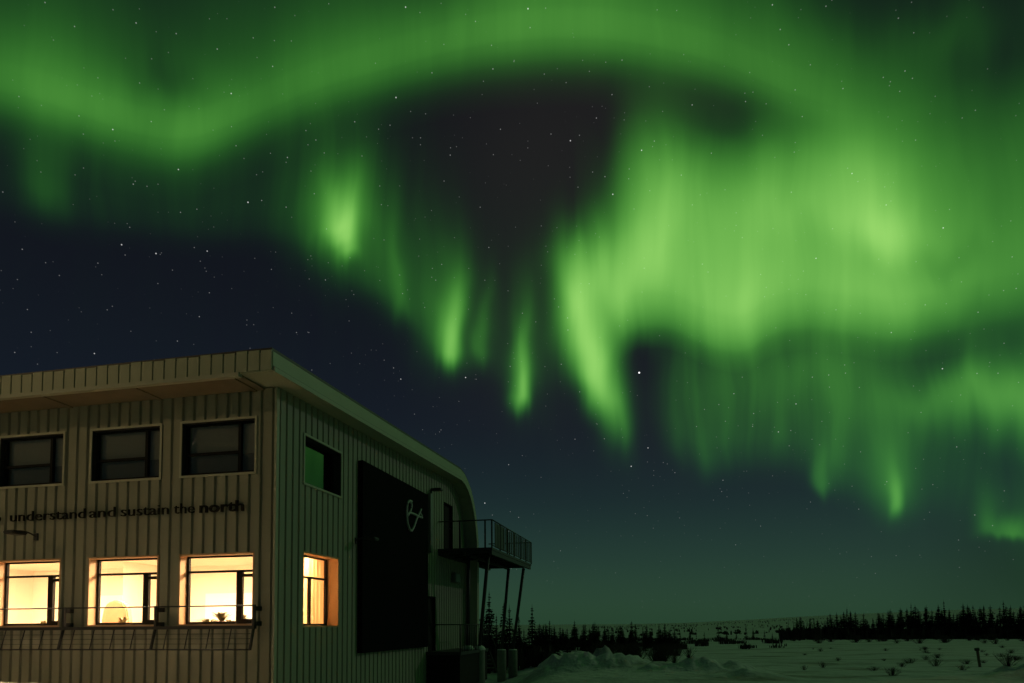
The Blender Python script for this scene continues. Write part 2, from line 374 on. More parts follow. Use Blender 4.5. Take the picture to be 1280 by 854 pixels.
M_SPRUCE = mat('spruce needles', (.020, .027, .016), .9, 0, .4, 3, spec=.1)
M_BARK = mat('spruce bark', (.035, .028, .022), .95, 0, .3, 9)
M_TWIG = mat('bare willow twigs', (.045, .034, .026), .9, 0, .3, 4)

# ------------------------------------------------------------------ terrain: snow to the horizon
BERM = []
_r = random.Random(3)
def berm_pt(x, d, h, w): dd = look(x, 780); BERM.append((dd.x / dd.y * d, d, h, w))
for k in range(26):
    x = 668 + k * 5.4 + _r.uniform(-4, 4)
    h = .30 + .30 * min(1, (x - 655) / 45)
    berm_pt(x, 33.5 + _r.uniform(-.9, .9), h * _r.uniform(.55, 1.0), _r.uniform(.7, 1.15))
for k in range(22):
    berm_pt(808 + k * 6.2 + _r.uniform(-4, 4), 31.5 + _r.uniform(-1, 1), _r.uniform(.22, .44), _r.uniform(.6, 1.1))
for k in range(8):
    berm_pt(905 + k * 9, 27 + _r.uniform(-1, 1), _r.uniform(.18, .34), _r.uniform(.7, 1.2))
for k in range(5):
    berm_pt(1262 + k * 9, 27 + _r.uniform(-1, 1), _r.uniform(.25, .45), _r.uniform(.7, 1.2))
PROF = [(0, 0), (15, -.1), (23, -.3), (42, -.6), (60, -.85), (100, -1.3), (150, -1.8), (250, -2.4), (400, -2.6), (600, 0), (900, 9), (1400, 21), (2000, 30), (2600, 33), (5000, -40), (20000, -500)]
def lerp(tab, v):
    for (a, b), (c, d) in zip(tab, tab[1:]):
        if v <= c: return b + (d - b) * max(0, (v - a)) / (c - a)
    return tab[-1][1]
RIDGE = [(-180, .3), (-20, .1), (4, -.02), (8, .0), (14, .12), (18.6, .34), (22.3, .54), (27, .74), (32.6, .94), (40, .98), (60, .9), (180, .4)]
def ground(x, y):
    d = math.hypot(x, y); az = math.degrees(math.atan2(x, y))
    z = lerp(PROF, d)
    if d > 400:
        base = -2.6; k = lerp(RIDGE, az)
        z = base + (z - base) * k if 0 < z - base else z
        z += 1.2 * mnoise.noise((x / 160, y / 160, 3.0)) * min(1, (d - 400) / 400)
    z += .10 * mnoise.noise((x / 7, y / 7, 0)) * min(1, d / 20) + .055 * mnoise.noise((x / 1.7, y / 1.3, 5)) * (1 if d < 90 else 0)
    z -= .95 * math.exp(-(((x + 1.0) / 2.0) ** 2 + ((y - 31.5) / 6.0) ** 2))
    if 22 < d < 60 and x > -4:
        for bx, by, h, w in BERM:
            q = ((x - bx) ** 2 + (y - by) ** 2) / (w * w)
            if q < 9: z += .27 * h * math.exp(-q) * (1 + .7 * mnoise.noise((x * 1.9, y * 1.9, 9)) + .4 * mnoise.noise((x * 4.3, y * 4.3, 2)))
    return z
angs = []
a = -180.0
while a < 180:
    angs.append(a)
    a += .33 if -6 <= a < 42 else (1.2 if -45 <= a < 60 else 5.0)
rad = [1.0, 2.5, 4, 6, 8, 10, 12, 14, 16, 18, 20]
while rad[-1] < 46: rad.append(rad[-1] + .28)
while rad[-1] < 16000: rad.append(rad[-1] * 1.045)
tb = bmesh.new()
c0 = tb.verts.new((0, 0, ground(0, 0)))
prev = None
for rdi in rad:
    ring = [tb.verts.new((rdi * math.sin(R(t)), rdi * math.cos(R(t)), ground(rdi * math.sin(R(t)), rdi * math.cos(R(t))))) for t in angs]
    n = len(ring)
    for k in range(n):
        if prev is None: f = tb.faces.new((c0, ring[(k + 1) % n], ring[k]))
        else: f = tb.faces.new((prev[k], prev[(k + 1) % n], ring[(k + 1) % n], ring[k]))
        f.smooth = True
    prev = ring
bmesh.ops.recalc_face_normals(tb, faces=tb.faces)
me = bpy.data.meshes.new('snow_ground'); tb.to_mesh(me); tb.free()
if me.polygons[len(me.polygons) // 2].normal.z < 0: me.flip_normals()
M_SNOW = mat('wind packed snow', (.70, .72, .745), .85, 0, .0, .5, .8, 1.1)
[n for n in M_SNOW.node_tree.nodes if n.type == 'BUMP'][0].inputs['Distance'].default_value = .3
t = M_SNOW.node_tree
mx = [n for n in t.nodes if n.type == 'MIX'][0]
nz = [n for n in t.nodes if n.type == 'TEX_NOISE'][0]; nz.inputs['Scale'].default_value = .22; nz.inputs['Detail'].default_value = 9; nz.inputs['Roughness'].default_value = .62
mp = t.nodes.new('ShaderNodeMapping'); mp.inputs['Scale'].default_value = (.7, 2.2, 1); mp.inputs['Rotation'].default_value = (0, 0, R(12))
tcn = [n for n in t.nodes if n.type == 'TEX_COORD'][0]
t.links.new(tcn.outputs['Object'], mp.inputs[0]); t.links.new(mp.outputs[0], nz.inputs['Vector'])
rp = t.nodes.new('ShaderNodeValToRGB'); rp.color_ramp.elements[0].position = .50; rp.color_ramp.elements[1].position = .66
t.links.new(nz.outputs[0], rp.inputs[0]); t.links.new(rp.outputs[0], mx.inputs[0])
mx.inputs[6].default_value = (.74, .74, .725, 1); mx.inputs[7].default_value = (.33, .31, .27, 1)   # thin snow over grass
me.materials.append(M_SNOW)
go = bpy.data.objects.new('snow_ground', me); col.objects.link(go); tag(go, kind='structure')

# ploughed heap of snow by the lower left of the building
md = MB(); rngs = []
for i in range(15):
    q = i / 14; rg = []
    for k in range(40):
        th = 2 * math.pi * k / 40
        x, y = 2.6 * q * math.cos(th), 1.5 * q * math.sin(th)
        h = .80 * (1 - q * q) ** 1.3 * (1 + .25 * mnoise.noise((x * 1.3 + 4, y * 1.3, 2))) + .05 * mnoise.noise((x * 3, y * 3, 8)) * (1 - q)
        rg.append(md.bm.verts.new((x, y, h - .12 * (q > .99))))
    rngs.append(rg)
for a_, b_ in zip(rngs, rngs[1:]):
    for k in range(40):
        f = md.bm.faces.new((a_[k], a_[(k + 1) % 40], b_[(k + 1) % 40], b_[k])); f.smooth = True
bmesh.ops.remove_doubles(md.bm, verts=md.bm.verts, dist=1e-4)
so = md.build('snow_heap', M_SNOWCAP); so.location = (-8.75, 12.0, -.05); tag(so, kind='structure')

# ------------------------------------------------------------------ the building (local x along the long side wall, y along the front wall to the left)
PSI = 1.35245
CX, CYW = -5.4295, 16.0
bx = Vector((math.cos(PSI), math.sin(PSI)))
bld = empty('research_building', (CX, CYW, 0), math.atan2(bx.y, bx.x))
tag(bld, 'two storey ribbed metal building with warm lit lower windows and a rounded far roof edge', 'building')
BM_ = Matrix.Translation((CX, CYW, 0)) @ Matrix.Rotation(math.atan2(bx.y, bx.x), 4, 'Z')
def H(h): return h + EYE
UT, UB, LT, LB = 4.852, 3.59, 1.689, .046
WA = [(.554, 2.494), (3.103, 5.038), (5.888, 7.82), (8.44, 10.38)]
SEND = 13.5
BOT = -2.3
# roof shell: outline of the long profile
top_p = [(-1.0, 5.97), (6, 6.19), (13.17, 6.42), (13.76, 6.34), (14.3, 6.13), (14.75, 5.86), (15.05, 5.58), (15.33, 5.24), (15.58, 4.81), (15.8, 4.25), (15.93, 3.67), (15.97, 2.6), (15.95, 1.2), (15.85, BOT)]
def inset(p, d):
    out = []
    for i in range(len(p)):
        a = Vector(p[max(i - 1, 0)]); b = Vector(p[min(i + 1, len(p) - 1)])
        n = (b - a).normalized(); out.append((p[i][0] - (-n.y) * d, p[i][1] - n.x * d))
    out[0] = (p[0][0], p[0][1] - d)
    return out
bot_p = inset(top_p, .43)
outline = [(x, H(z)) for x, z in top_p] + [(x, H(z)) for x, z in reversed(bot_p)]
m = MB(); m.prism(outline, -.5, SEND + .4); roof = m.build('roof', M_ROOF, bld)
# dark roofing lip standing just over the shell, and the trim bead under the gable edge
def strip(name, pa, pb, y0, y1, mt, par):
    q = MB(); q.prism([(x, H(z)) for x, z in pa] + [(x, H(z)) for x, z in reversed(pb)], y0, y1); return q.build(name, mt, par)
strip('roof_edge', inset(top_p[:-1], -.09), inset(top_p[:-1], -.004), -.47, SEND + .3, M_DARK, roof)
strip('trim_strip', inset(top_p, .345), inset(top_p, .45), -.545, -.503, M_TRIM, roof)
strip('trim_groove', inset(top_p, .315), inset(top_p, .343), -.508, -.502, M_DARK, roof)
# seamed fascia of the front eave
q = MB(); y = -.5; k = 0
while y < SEND + .4:
    q.box((-1.034, y + .02, H(5.565)), (-1.003, y + .28, H(6.0) + .012 * ((k * 7) % 3))); y += .30; k += 1
fas = q.build('fascia', M_ROOF, roof)
q = MB(); q.box((-1.06, .30, H(5.47)), (-.93, SEND + .3, H(5.56)))
q.build('soffit_strip', M_TRIM, roof)
for k in range(5):
    q = MB(); q.box((-.925, .5 + k * 2.56, H(5.475)), (-.02, .60 + k * 2.56, H(5.503))); q.build('soffit_brace', M_SOFFIT, roof)
q = MB(); q.box((-.92, .30, H(5.505)), (-.02, SEND + .3, H(5.537))); q.build('soffit', M_SOFFIT, roof)

def rib_wall(length, to3d, top, holes, pitch=.30, gw=.085, depth=.06, first=0.0):
    """sheet wall with sunk seams and window openings; to3d(s, depth, z)"""
    w = MB(); prof = []; s = first
    cuts = sorted({v for hs in holes for v in hs[:2]} | {0.0, length})
    brk = []
    x = first
    while x < length:
        brk += [(x, 0), (x + pitch - gw, 0), (x + pitch - gw * .8, depth), (x + pitch - gw * .2, depth)]
        x += pitch
    brk.append((x, 0))
    brk = [(max(0.0, min(a, length)), d) for a, d in brk]
    segs = []
    for (a, da), (b, db) in zip(brk, brk[1:]):
        if b <= a: continue
        pts = [a] + [c for c in cuts if a + 1e-6 < c < b - 1e-6] + [b]
        for u, v in zip(pts, pts[1:]):
            f = lambda t_: da + (db - da) * (t_ - a) / (b - a)
            segs.append((u, f(u), v, f(v)))
    for u, du, v, dv in segs:
        mid = (u + v) / 2
        spans = [(H(BOT), top(u), top(v))]
        zs = sorted([(h[2], h[3]) for h in holes if h[0] - 1e-6 < mid < h[1] + 1e-6])
        z0 = H(BOT)
        for za, zb in zs:
            w.face([to3d(u, du, z0), to3d(v, dv, z0), to3d(v, dv, za), to3d(u, du, za)]); z0 = zb
        if min(top(u), top(v)) > z0:
            w.face([to3d(u, du, z0), to3d(v, dv, z0), to3d(v, dv, top(v)), to3d(u, du, top(u))])
    bmesh.ops.remove_doubles(w.bm, verts=w.bm.verts, dist=1e-5)
    return w
holesA = [(s0, s1, H(z0), H(z1)) for s0, s1 in WA for z0, z1 in ((UB, UT), (LB, LT))]
wA = rib_wall(SEND, lambda s, d, z: (d, s, z), lambda s: H(5.55), holesA, first=-.18)
front = wA.build('front_wall', M_CLAD, bld)
BW_U = (1.271, 3.26, UB - .03, UT - .10)
BW_L = (1.29, 3.17, LB - .06, LT + .13)
DOOR_U = (12.5, 13.55, 2.99, 4.95); DOOR_L = (10.5, 11.35, -1.0, 1.05)
holesB = [(h[0], h[1], H(h[2]), H(h[3])) for h in (BW_U, BW_L, DOOR_U, DOOR_L)]
def topB(t_): return H(lerp(sorted(bot_p, key=lambda p: p[0]) if False else [(x, z) for x, z in bot_p[:9]], t_)) + .03
wB = rib_wall(15.35, lambda s, d, z: (s, d, z), topB, holesB, first=-.12)
side = wB.build('side_wall', M_CLAD, bld)
q = MB(); q.box((-.012, -.012, H(BOT)), (.10, .05, H(5.53))); q.build('corner_trim', M_TRIM, bld)
# back and far-left walls, floor slabs
q = MB(); q.box((0.05, SEND - .02, H(BOT)), (15.4, SEND + .1, H(5.6))); q.build('end_wall', M_CLAD, bld)
q = MB(); q.box((.30, .30, H(2.10)), (15.2, SEND - .1, H(2.35))); q.build('floor_slab', M_CEIL, bld)

# ---------- windows
def window(axis, s0, s1, z0, z1, bars, depth=.24, glass=M_GLASS, liner=M_TRIM, casing=True):
    """axis 'A' front wall / 'B' side wall; bars = [(kind, pos, lo, hi, width)] in window fractions"""
    def P3(s, d, z): return (d, s, H(z)) if axis == 'A' else (s, d, H(z))
    def bx2(mb, sa, sb, da, db, za, zb):
        a, b = P3(sa, da, za), P3(sb, db, zb)
        mb.box(tuple(min(i, j) for i, j in zip(a, b)), tuple(max(i, j) for i, j in zip(a, b)))
    root = MB()                                          # reveal lining: four boards
    c = .035
    for sa, sb, za, zb in ((s0 - .03, s0 + .012, z0 - .03, z1 + .03), (s1 - .012, s1 + .03, z0 - .03, z1 + .03), (s0 + .014, s1 - .014, z1 - .012, z1 + .03), (s0 + .014, s1 - .014, z0 - .03, z0 + .012)):
        bx2(root, sa, sb, -.004, depth + .12, za, zb)
    w = root.build('window', liner, bld)
    if casing:
        k = MB()
        for sa, sb, za, zb in ((s0 - .055, s0 - .002, z0 - .055, z1 + .055), (s1 + .002, s1 + .055, z0 - .055, z1 + .055), (s0, s1, z1 + .002, z1 + .055), (s0, s1, z0 - .055, z0 - .002)):
            bx2(k, sa, sb, -.028, -.005, za, zb)
        k.build('casing', M_TRIM, w)
    f = MB(); fw = .055
    W, Hh = s1 - s0, z1 - z0
    i0, i1, j0, j1 = s0 + .014, s1 - .014, z0 + .014, z1 - .014
    for sa, sb, za, zb in ((i0, i0 + fw, j0, j1), (i1 - fw, i1, j0, j1), (i0 + fw, i1 - fw, j1 - fw * .7, j1), (i0 + fw, i1 - fw, j0, j0 + fw)):
        bx2(f, sa, sb, depth, depth + .07, za, zb)
    for n_, (kind, pos, lo, hi, bw) in enumerate(bars):
        e = .003 * (n_ + 1)
        if kind == 'h': bx2(f, s0 + W * lo + .02, s0 + W * hi - .02, depth - e, depth + .07 + e, z0 + Hh * pos - bw / 2, z0 + Hh * pos + bw / 2)
        else: bx2(f, s0 + W * pos - bw / 2, s0 + W * pos + bw / 2, depth - e, depth + .07 + e, z0 + Hh * lo + .02, z0 + Hh * hi - .02)
    f.build('frame', M_FRAME, w)
    g = MB(); bx2(g, i0 + .02, i1 - .02, depth + .035, depth + .041, j0 + .02, j1 - .02)
    g.build('pane', glass, w)
    return w
for s0, s1 in WA:                                        # s grows to the left: 0 = right-hand jamb
    window('A', s0, s1, LB, LT, [('h', .765, 0, 1, .05), ('v', .265, 0, .765, .15), ('h', .70, 0, .265, .07), ('h', .05, 0, .265, .09)], casing=False, liner=M_LINER)
    wU = window('A', s0, s1, UB, UT, [('h', .42, .24, 1, .06), ('v', .245, 0, 1, .075)], depth=.11, liner=M_DARK)  # upper reveals coloured dark to hold their unlit shade
    q = MB(); q.box((.205, s0 + .02, H(UB + .50)), (.212, s1 - .02, H(UT))); q.build('blind', M_BLIND, wU)
    q = MB(); q.box((.218, s0 + .02, H(UB)), (.224, s1 - .02, H(UT))); q.build('curtain', M_BACKING, wU)  # made-up dark sheet giving the dim room tone behind the pane
window('B', *BW_L[:2], BW_L[2], BW_L[3], [('h', .69, 0, 1, .05), ('v', .50, 0, .69, .05)], depth=.32, casing=False, liner=M_LINER)
M_CURT = bpy.data.materials.new('tan curtain'); M_CURT.use_nodes = True
ct = M_CURT.node_tree; ct.nodes.clear()
c1 = ct.nodes.new('ShaderNodeBsdfTranslucent'); c1.inputs[0].default_value = (.50, .345, .185, 1)
c2 = ct.nodes.new('ShaderNodeBsdfDiffuse'); c2.inputs[0].default_value = (.45, .33, .20, 1)
c3 = ct.nodes.new('ShaderNodeMixShader'); c3.inputs[0].default_value = .35; c4 = ct.nodes.new('ShaderNodeOutputMaterial')
ct.links.new(c1.outputs[0], c3.inputs[1]); ct.links.new(c2.outputs[0], c3.inputs[2]); ct.links.new(c3.outputs[0], c4.inputs[0])
q = MB(); NC = 90; vs_ = []
for i in range(NC + 1):
    u = i / NC; x_ = BW_L[0] - .15 + (BW_L[1] - BW_L[0] + .3) * u
    am = .012 if u < .62 else .05
    y_ = .52 + am * math.sin(u * 62 + 1.4 * math.sin(u * 9))
    vs_.append([q.bm.verts.new((x_, y_, H(z_))) for z_ in (BW_L[2] - .1, BW_L[3] + .06)])
for a_, b_ in zip(vs_, vs_[1:]):
    f = q.bm.faces.new((a_[0], b_[0], b_[1], a_[1])); f.smooth = True
q.build('curtain', M_CURT, bld)
window('B', *BW_U[:2], BW_U[2], BW_U[3], [], depth=.21, glass=M_GLASS2, liner=M_DARK)  # dark liner carries the reveal's shade in its colour

# unlit rooms behind the upper windows (open box, dark)
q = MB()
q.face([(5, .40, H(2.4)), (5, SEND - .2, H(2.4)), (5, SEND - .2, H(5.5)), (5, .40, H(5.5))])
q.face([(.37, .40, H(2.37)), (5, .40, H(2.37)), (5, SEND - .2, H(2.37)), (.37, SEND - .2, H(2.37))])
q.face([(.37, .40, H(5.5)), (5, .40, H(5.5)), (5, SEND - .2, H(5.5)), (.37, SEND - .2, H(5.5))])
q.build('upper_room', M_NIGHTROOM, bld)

# the lit room: inner linings of the outer walls with openings, back wall, ceiling, floor
ZF, ZC, TB = -.95, 2.02, 6.2
q = MB()
def lining(mb, to3d, length, holes, start):
    cuts = [start]
    for s0, s1, *_ in sorted(holes): cuts += [s0, s1]
    cuts.append(length)
    for i, (u, v) in enumerate(zip(cuts, cuts[1:])):
        if i % 2 == 0: mb.face([to3d(u, ZF), to3d(v, ZF), to3d(v, ZC), to3d(u, ZC)])
        else:
            h = sorted(holes)[i // 2]
            mb.face([to3d(u, ZF), to3d(v, ZF), to3d(v, h[2]), to3d(u, h[2])]); mb.face([to3d(u, h[3]), to3d(v, h[3]), to3d(v, ZC), to3d(u, ZC)])
lining(q, lambda s, z: (.358, s, H(z)), SEND - .2, [(a, b, LB, LT) for a, b in WA], .438)
lining(q, lambda s, z: (s, .438, H(z)), TB, [BW_L], .358)
q.face([(TB, .358, H(ZF)), (TB, SEND - .2, H(ZF)), (TB, SEND - .2, H(ZC)), (TB, .358, H(ZC))])
q.face([(.358, SEND - .2, H(ZF)), (TB, SEND - .2, H(ZF)), (TB, SEND - .2, H(ZC)), (.358, SEND - .2, H(ZC))])
q.face([(4.0, 7.6, H(ZF)), (TB, 7.6, H(ZF)), (TB, 7.6, H(ZC)), (4.0, 7.6, H(ZC))])
q.build('room_wall', M_WALLIN, bld, recalc=False)
q = MB(); q.face([(.358, .358, H(ZC)), (TB, .358, H(ZC)), (TB, SEND - .2, H(ZC)), (.358, SEND - .2, H(ZC))]); q.build('room_ceiling', M_CEIL, bld)
q = MB(); q.face([(.358, .358, H(ZF)), (TB, .358, H(ZF)), (TB, SEND - .2, H(ZF)), (.358, SEND - .2, H(ZF))]); q.build('room_floor', M_FLOOR, bld)
for k, (x, y) in enumerate([(1.3, 1.3), (2.5, 1.3), (1.3, 3.7), (2.5, 3.7), (1.3, 6.1), (2.5, 6.1), (1.3, 8.6), (2.5, 8.6), (1.3, 11.2), (2.5, 11.2)]):
    q = MB(); q.box((x - .2, y - .65, H(ZC) - .07), (x + .2, y + .65, H(ZC) - .003)); c = q.build('ceiling_light', M_TRIM, bld)
    q = MB(); q.box((x - .17, y - .62, H(ZC) - .078), (x + .17, y + .62, H(ZC) - .072)); q.build('lamp_panel', M_LAMP, c)
# boards on the back wall
for n_, (y0, y1, z0, z1) in enumerate([(1.4, 3.6, -.05, 1.15), (4.3, 6.3, -.05, 1.1), (9.0, 10.6, -.1, 1.1)]):
    q = MB(); q.box((TB - .03, y0, H(z0)), (TB - .004, y1, H(z1))); o = q.build('whiteboard', M_WHITE)
    o.matrix_world = BM_
    tag(o, ['white board on the back wall seen through the right lit window', 'white board on the back wall seen through the middle lit window', 'white board on the back wall far left in the lit room'][n_], 'whiteboard')
# plants and a chair behind the glass
def house_plant(y, x, z, hgt, spread, n, label, seed):
    rd = random.Random(seed)
    root = empty('house_plant', BM_ @ Vector((x, y, H(z)))); tag(root, label, 'plant', 'plants on the window sills')
    q = MB(); q.lathe([(.075, 0), (.10, .16), (.108, .16), (.108, .18), (.09, .18), (.085, .15)], 14); q.build('pot', M_POT, root)
    q = MB()
    for i in range(n):
        th = rd.uniform(0, 6.28); l = hgt * rd.uniform(.5, 1); sp = spread * rd.uniform(.3, 1)
        p = [Vector((math.cos(th) * sp * u ** 1.4, math.sin(th) * sp * u ** 1.4, .15 + l * (u - .35 * u * u * u))) for u in (0, .4, .75, 1)]
        w = .018 + .02 * rd.random(); sd = Vector((-math.sin(th), math.cos(th), 0))
        ws = [w * .5, w, w * .8, .002]
        for a_, b_, wa, wb in zip(p, p[1:], ws, ws[1:]): q.face([a_ - sd * wa, a_ + sd * wa, b_ + sd * wb, b_ - sd * wb])
    q.build('leaves', M_LEAF, root)
    return root
house_plant(1.75, .55, LB - .10, .42, .42, 46, 'spiky low plant at the foot of the right lit front window', 1)
house_plant(1.25, .62, LB - .16, .40, .26, 34, 'small leafy plant near the right jamb of the right lit front window', 2)
house_plant(4.55, .60, LB - .16, .34, .22, 30, 'small plant in the left lower corner of the middle lit window', 3)
house_plant(6.95, .58, LB - .22, .34, .2, 26, 'low plant at the foot of the left lit front window', 4)
for y_, x_, h_, sp_, n_, lb_, sd_ in ((2.15, .62, .30, .5, 40, 'sprawling twiggy plant at the left foot of the right lit front window', 5), (1.45, .5, .26, .34, 30, 'low grassy plant in the middle of the right lit front window sill', 6), (3.85, .62, .24, .3, 26, 'low plant at the right foot of the middle lit window', 7)):
    house_plant(y_, x_, LB - .19, h_, sp_, n_, lb_, sd_)
q = MB(); q.box((.40, .8, H(LB) - .24), (.85, 7.9, H(LB) - .20)); sh = q.build('window_shelf', M_WOOD, bld)
# high-backed armchair whose rounded back shows in the middle window
chr_ = empty('armchair', BM_ @ Vector((1.6, 5.6, H(ZF))), math.atan2(bx.y, bx.x)); tag(chr_, 'brown armchair back behind the glass of the middle lit window', 'armchair'); chr_.scale = (1.08, 1.0, 1.1)
M_CHAIR = mat('brown upholstery', (.46, .29, .17), .9, 0, .15, 6)
q = MB()
pr = [(-.42, .45), (-.42, 1.05), (-.36, 1.32), (-.24, 1.46), (0, 1.52), (.24, 1.46), (.36, 1.32), (.42, 1.05), (.42, .45)]
a_ = [q.bm.verts.new((-.12, y, z)) for y, z in pr]; b_ = [q.bm.verts.new((.06, y, z)) for y, z in pr]
for i in range(len(pr)): q.bm.faces.new((a_[i], a_[(i + 1) % len(pr)], b_[(i + 1) % len(pr)], b_[i]))
q.bm.faces.new(a_); q.bm.faces.new(b_); bmesh.ops.bevel(q.bm, geom=q.bm.edges[:], offset=.03, segments=2, affect='EDGES')
q.build('backrest', M_CHAIR, chr_)
q = MB(); q.box((.07, -.4, .22), (.62, .4, .46)); bmesh.ops.bevel(q.bm, geom=q.bm.edges[:], offset=.04, segments=2, affect='EDGES'); q.build('seat', M_CHAIR, chr_)
for sy in (-1, 1):
    q = MB(); q.box((.0, sy * .46 - .055, .2), (.6, sy * .46 + .055, .66)); bmesh.ops.bevel(q.bm, geom=q.bm.edges[:], offset=.03, segments=2, affect='EDGES'); q.build('armrest', M_CHAIR, chr_)
    for xx in (.06, .54):
        q = MB(); q.tube([(xx, sy * .36, 0), (xx, sy * .36, .22)], .025); q.build('leg', M_WOOD, chr_)

# ---------- lettering on the front wall
def text_mesh(body, bold):
    cu = bpy.data.curves.new('t', 'FONT'); cu.body = body; cu.size = 1; cu.extrude = .02; cu.offset = bold; cu.resolution_u = 3
    o = bpy.data.objects.new('t', cu); col.objects.link(o)
    dg = bpy.context.evaluated_depsgraph_get(); dg.update()
    me = bpy.data.meshes.new_from_object(o.evaluated_get(dg)); bpy.data.objects.remove(o); bpy.data.curves.remove(cu)
    xs = [v.co.x for v in me.vertices]; zs = [v.co.y for v in me.vertices]
    return me, min(xs), max(xs)
def letters(body, bold, sa, sb, zbase, size):
    """from s = sa (left) to s = sb (right)"""
    me, x0, x1 = text_mesh(body, bold)
    for v in me.vertices:
        x, y_, z = v.co
        v.co = (-.075 - z * .9, sa + (sb - sa) * (x - x0) / (x1 - x0), H(zbase) + y_ * size)
    me.materials.clear(); me.materials.append(M_LETTER)
    bm = bmesh.new(); bm.from_mesh(me); bmesh.ops.recalc_face_normals(bm, faces=bm.faces); bm.to_mesh(me); bm.free()
    o = bpy.data.objects.new('lettering', me); col.objects.link(o); o.parent = bld; return o
def on_front(px, py, t_):
    d = look(px, py); k = (Vector((CX, CYW)) + bx * t_).dot(bx) / (d.x * bx.x + d.y * bx.y)
    return (BM_.inverted() @ (Vector((0, 0, EYE)) + d * k)).y
letters('to', -.006, 7.98, 7.66, 2.675, .36)
for word, xa, xb, bold in (('understand', 14, 107.5, -.006), ('and', 112.5, 145, -.006), ('sustain', 152, 211.5, -.006), ('the', 218, 243.5, -.006), ('north', 250, 305.5, .018)):
    letters(word, bold, on_front(xa, 640, -.06), on_front(xb, 630, -.06), 2.675, .36)

# ---------- gooseneck wall lamps (unlit)
def wall_lamp(par, base, out, along, length=.55):
    """base on the wall, out = unit vector off the wall"""
    o_, a_ = Vector(out), Vector(along)
    b0 = Vector(base)
    q = MB(); pts = []
    for i in range(9):
        u = i / 8
        pts.append(b0 + o_ * (length * u) + Vector((0, 0, .10 * math.sin(u * 2.6))))
    q.tube(pts, .02, 8); lamp = q.build('wall_lamp', M_STEEL, par)
    q = MB(); tip = pts[-1]
    q.box(tuple(tip - a_ * .16 - o_ * .24 + Vector((0, 0, -.06))), tuple(tip + a_ * .16 + o_ * .16 + Vector((0, 0, .03))))
    bmesh.ops.recalc_face_normals(q.bm, faces=q.bm.faces)
    bmesh.ops.bevel(q.bm, geom=q.bm.edges[:], offset=.025, segments=2, affect='EDGES')
    q.build('lamp_head', M_STEEL, lamp)
    q = MB(); q.box(tuple(b0 - a_ * .06 - o_ * .0 + Vector((0, 0, -.09))), tuple(b0 + a_ * .06 + o_ * .03 + Vector((0, 0, .09)))); q.build('mount_plate', M_STEEL, lamp)
wall_lamp(bld, (-.005, 6.62, H(2.27)), (-1, 0, 0), (0, 1, 0), .62)
wall_lamp(bld, (4.25, -.005, H(2.44)), (0, -1, 0), (1, 0, 0), .5)
wall_lamp(bld, (10.85, -.005, H(5.12)), (0, -1, 0), (1, 0, 0), .28)

# ---------- rail and sloping lattice below the lower windows
q = MB()
gx = -.24
q.tube([(gx, .34, H(.47)), (gx, SEND, H(.47))], .016, 8)
gr_ = q.build('guard_rail', M_STEEL, bld)
q = MB(); q.box((gx - .05, .33, H(-.06)), (gx + .06, SEND, H(.015))); q.build('rail_beam', M_STEEL, gr_)
q = MB(); q.tube([(gx - .15, .36, H(-.52)), (gx - .15, SEND, H(-.52))], .017, 8); q.build('rail_bar', M_STEEL, gr_)
for k in range(5):
    y = .36 + k * 2.56
    if y > SEND: break
    q = MB(); q.box((gx - .03, y - .03, H(-.06)), (gx + .03, y + .03, H(.49))); q.tube([(gx - .01, y, H(-.03)), (gx - .15, y, H(-.53))], .034, 8)
    p_ = q.build('post', M_STEEL, gr_)
    for zz in (.40, .06):
        q = MB(); q.box((gx + .032, y - .045, H(zz) - .05), (-.006, y + .045, H(zz) + .05)); q.build('bracket', M_STEEL, p_)
    for j in range(1, 5):
        yy = y + j * 2.56 / 4.6
        if yy > SEND: break
        q = MB(); q.tube([(gx - .02, yy, H(-.04)), (gx - .15, yy, H(-.52))], .013, 6); q.build('lattice_bar', M_STEEL, gr_)
for u in (.27, .5, .74):
    q = MB(); q.tube([(gx - .02 - .13 * u, .36, H(-.04 - .48 * u)), (gx - .02 - .13 * u, SEND, H(-.04 - .48 * u))], .006, 5); q.build('lattice_wire', M_STEEL, gr_)

# ---------- black panel with its emblem on the side wall
q = MB(); q.box((4.37, -.16, H(-.80)), (10.07, -.004, H(4.82))); pan = q.build('wall_panel', M_PANEL, bld)
from_px = [(519, 640), (516.5, 643), (514, 636), (512.5, 629), (510, 626.5), (508.3, 632), (508, 640), (508.3, 648), (509.5, 655), (512, 661), (514.3, 663.5), (516.5, 661), (519, 655), (521.5, 648), (522.5, 645)]
def on_side(px, py, s):
    d = look(px, py)
    a = Vector((-bx.y, bx.x)); k = ((Vector((CX, CYW)) + a * s).dot(a)) / (d.x * a.x + d.y * a.y)
    w = Vector((0, 0, EYE)) + d * k
    return BM_.inverted() @ w
def smooth(pts, n=6):
    out = []
    for i in range(len(pts) - 1):
        p0, p1, p2, p3 = pts[max(i - 1, 0)], pts[i], pts[i + 1], pts[min(i + 2, len(pts) - 1)]
        for k in range(n):
            u = k / n
            out.append(.5 * ((2 * p1) + (p2 - p0) * u + (2 * p0 - 5 * p1 + 4 * p2 - p3) * u * u + (3 * p1 - p0 - 3 * p2 + p3) * u ** 3))
    return out + [pts[-1]]
q = MB()
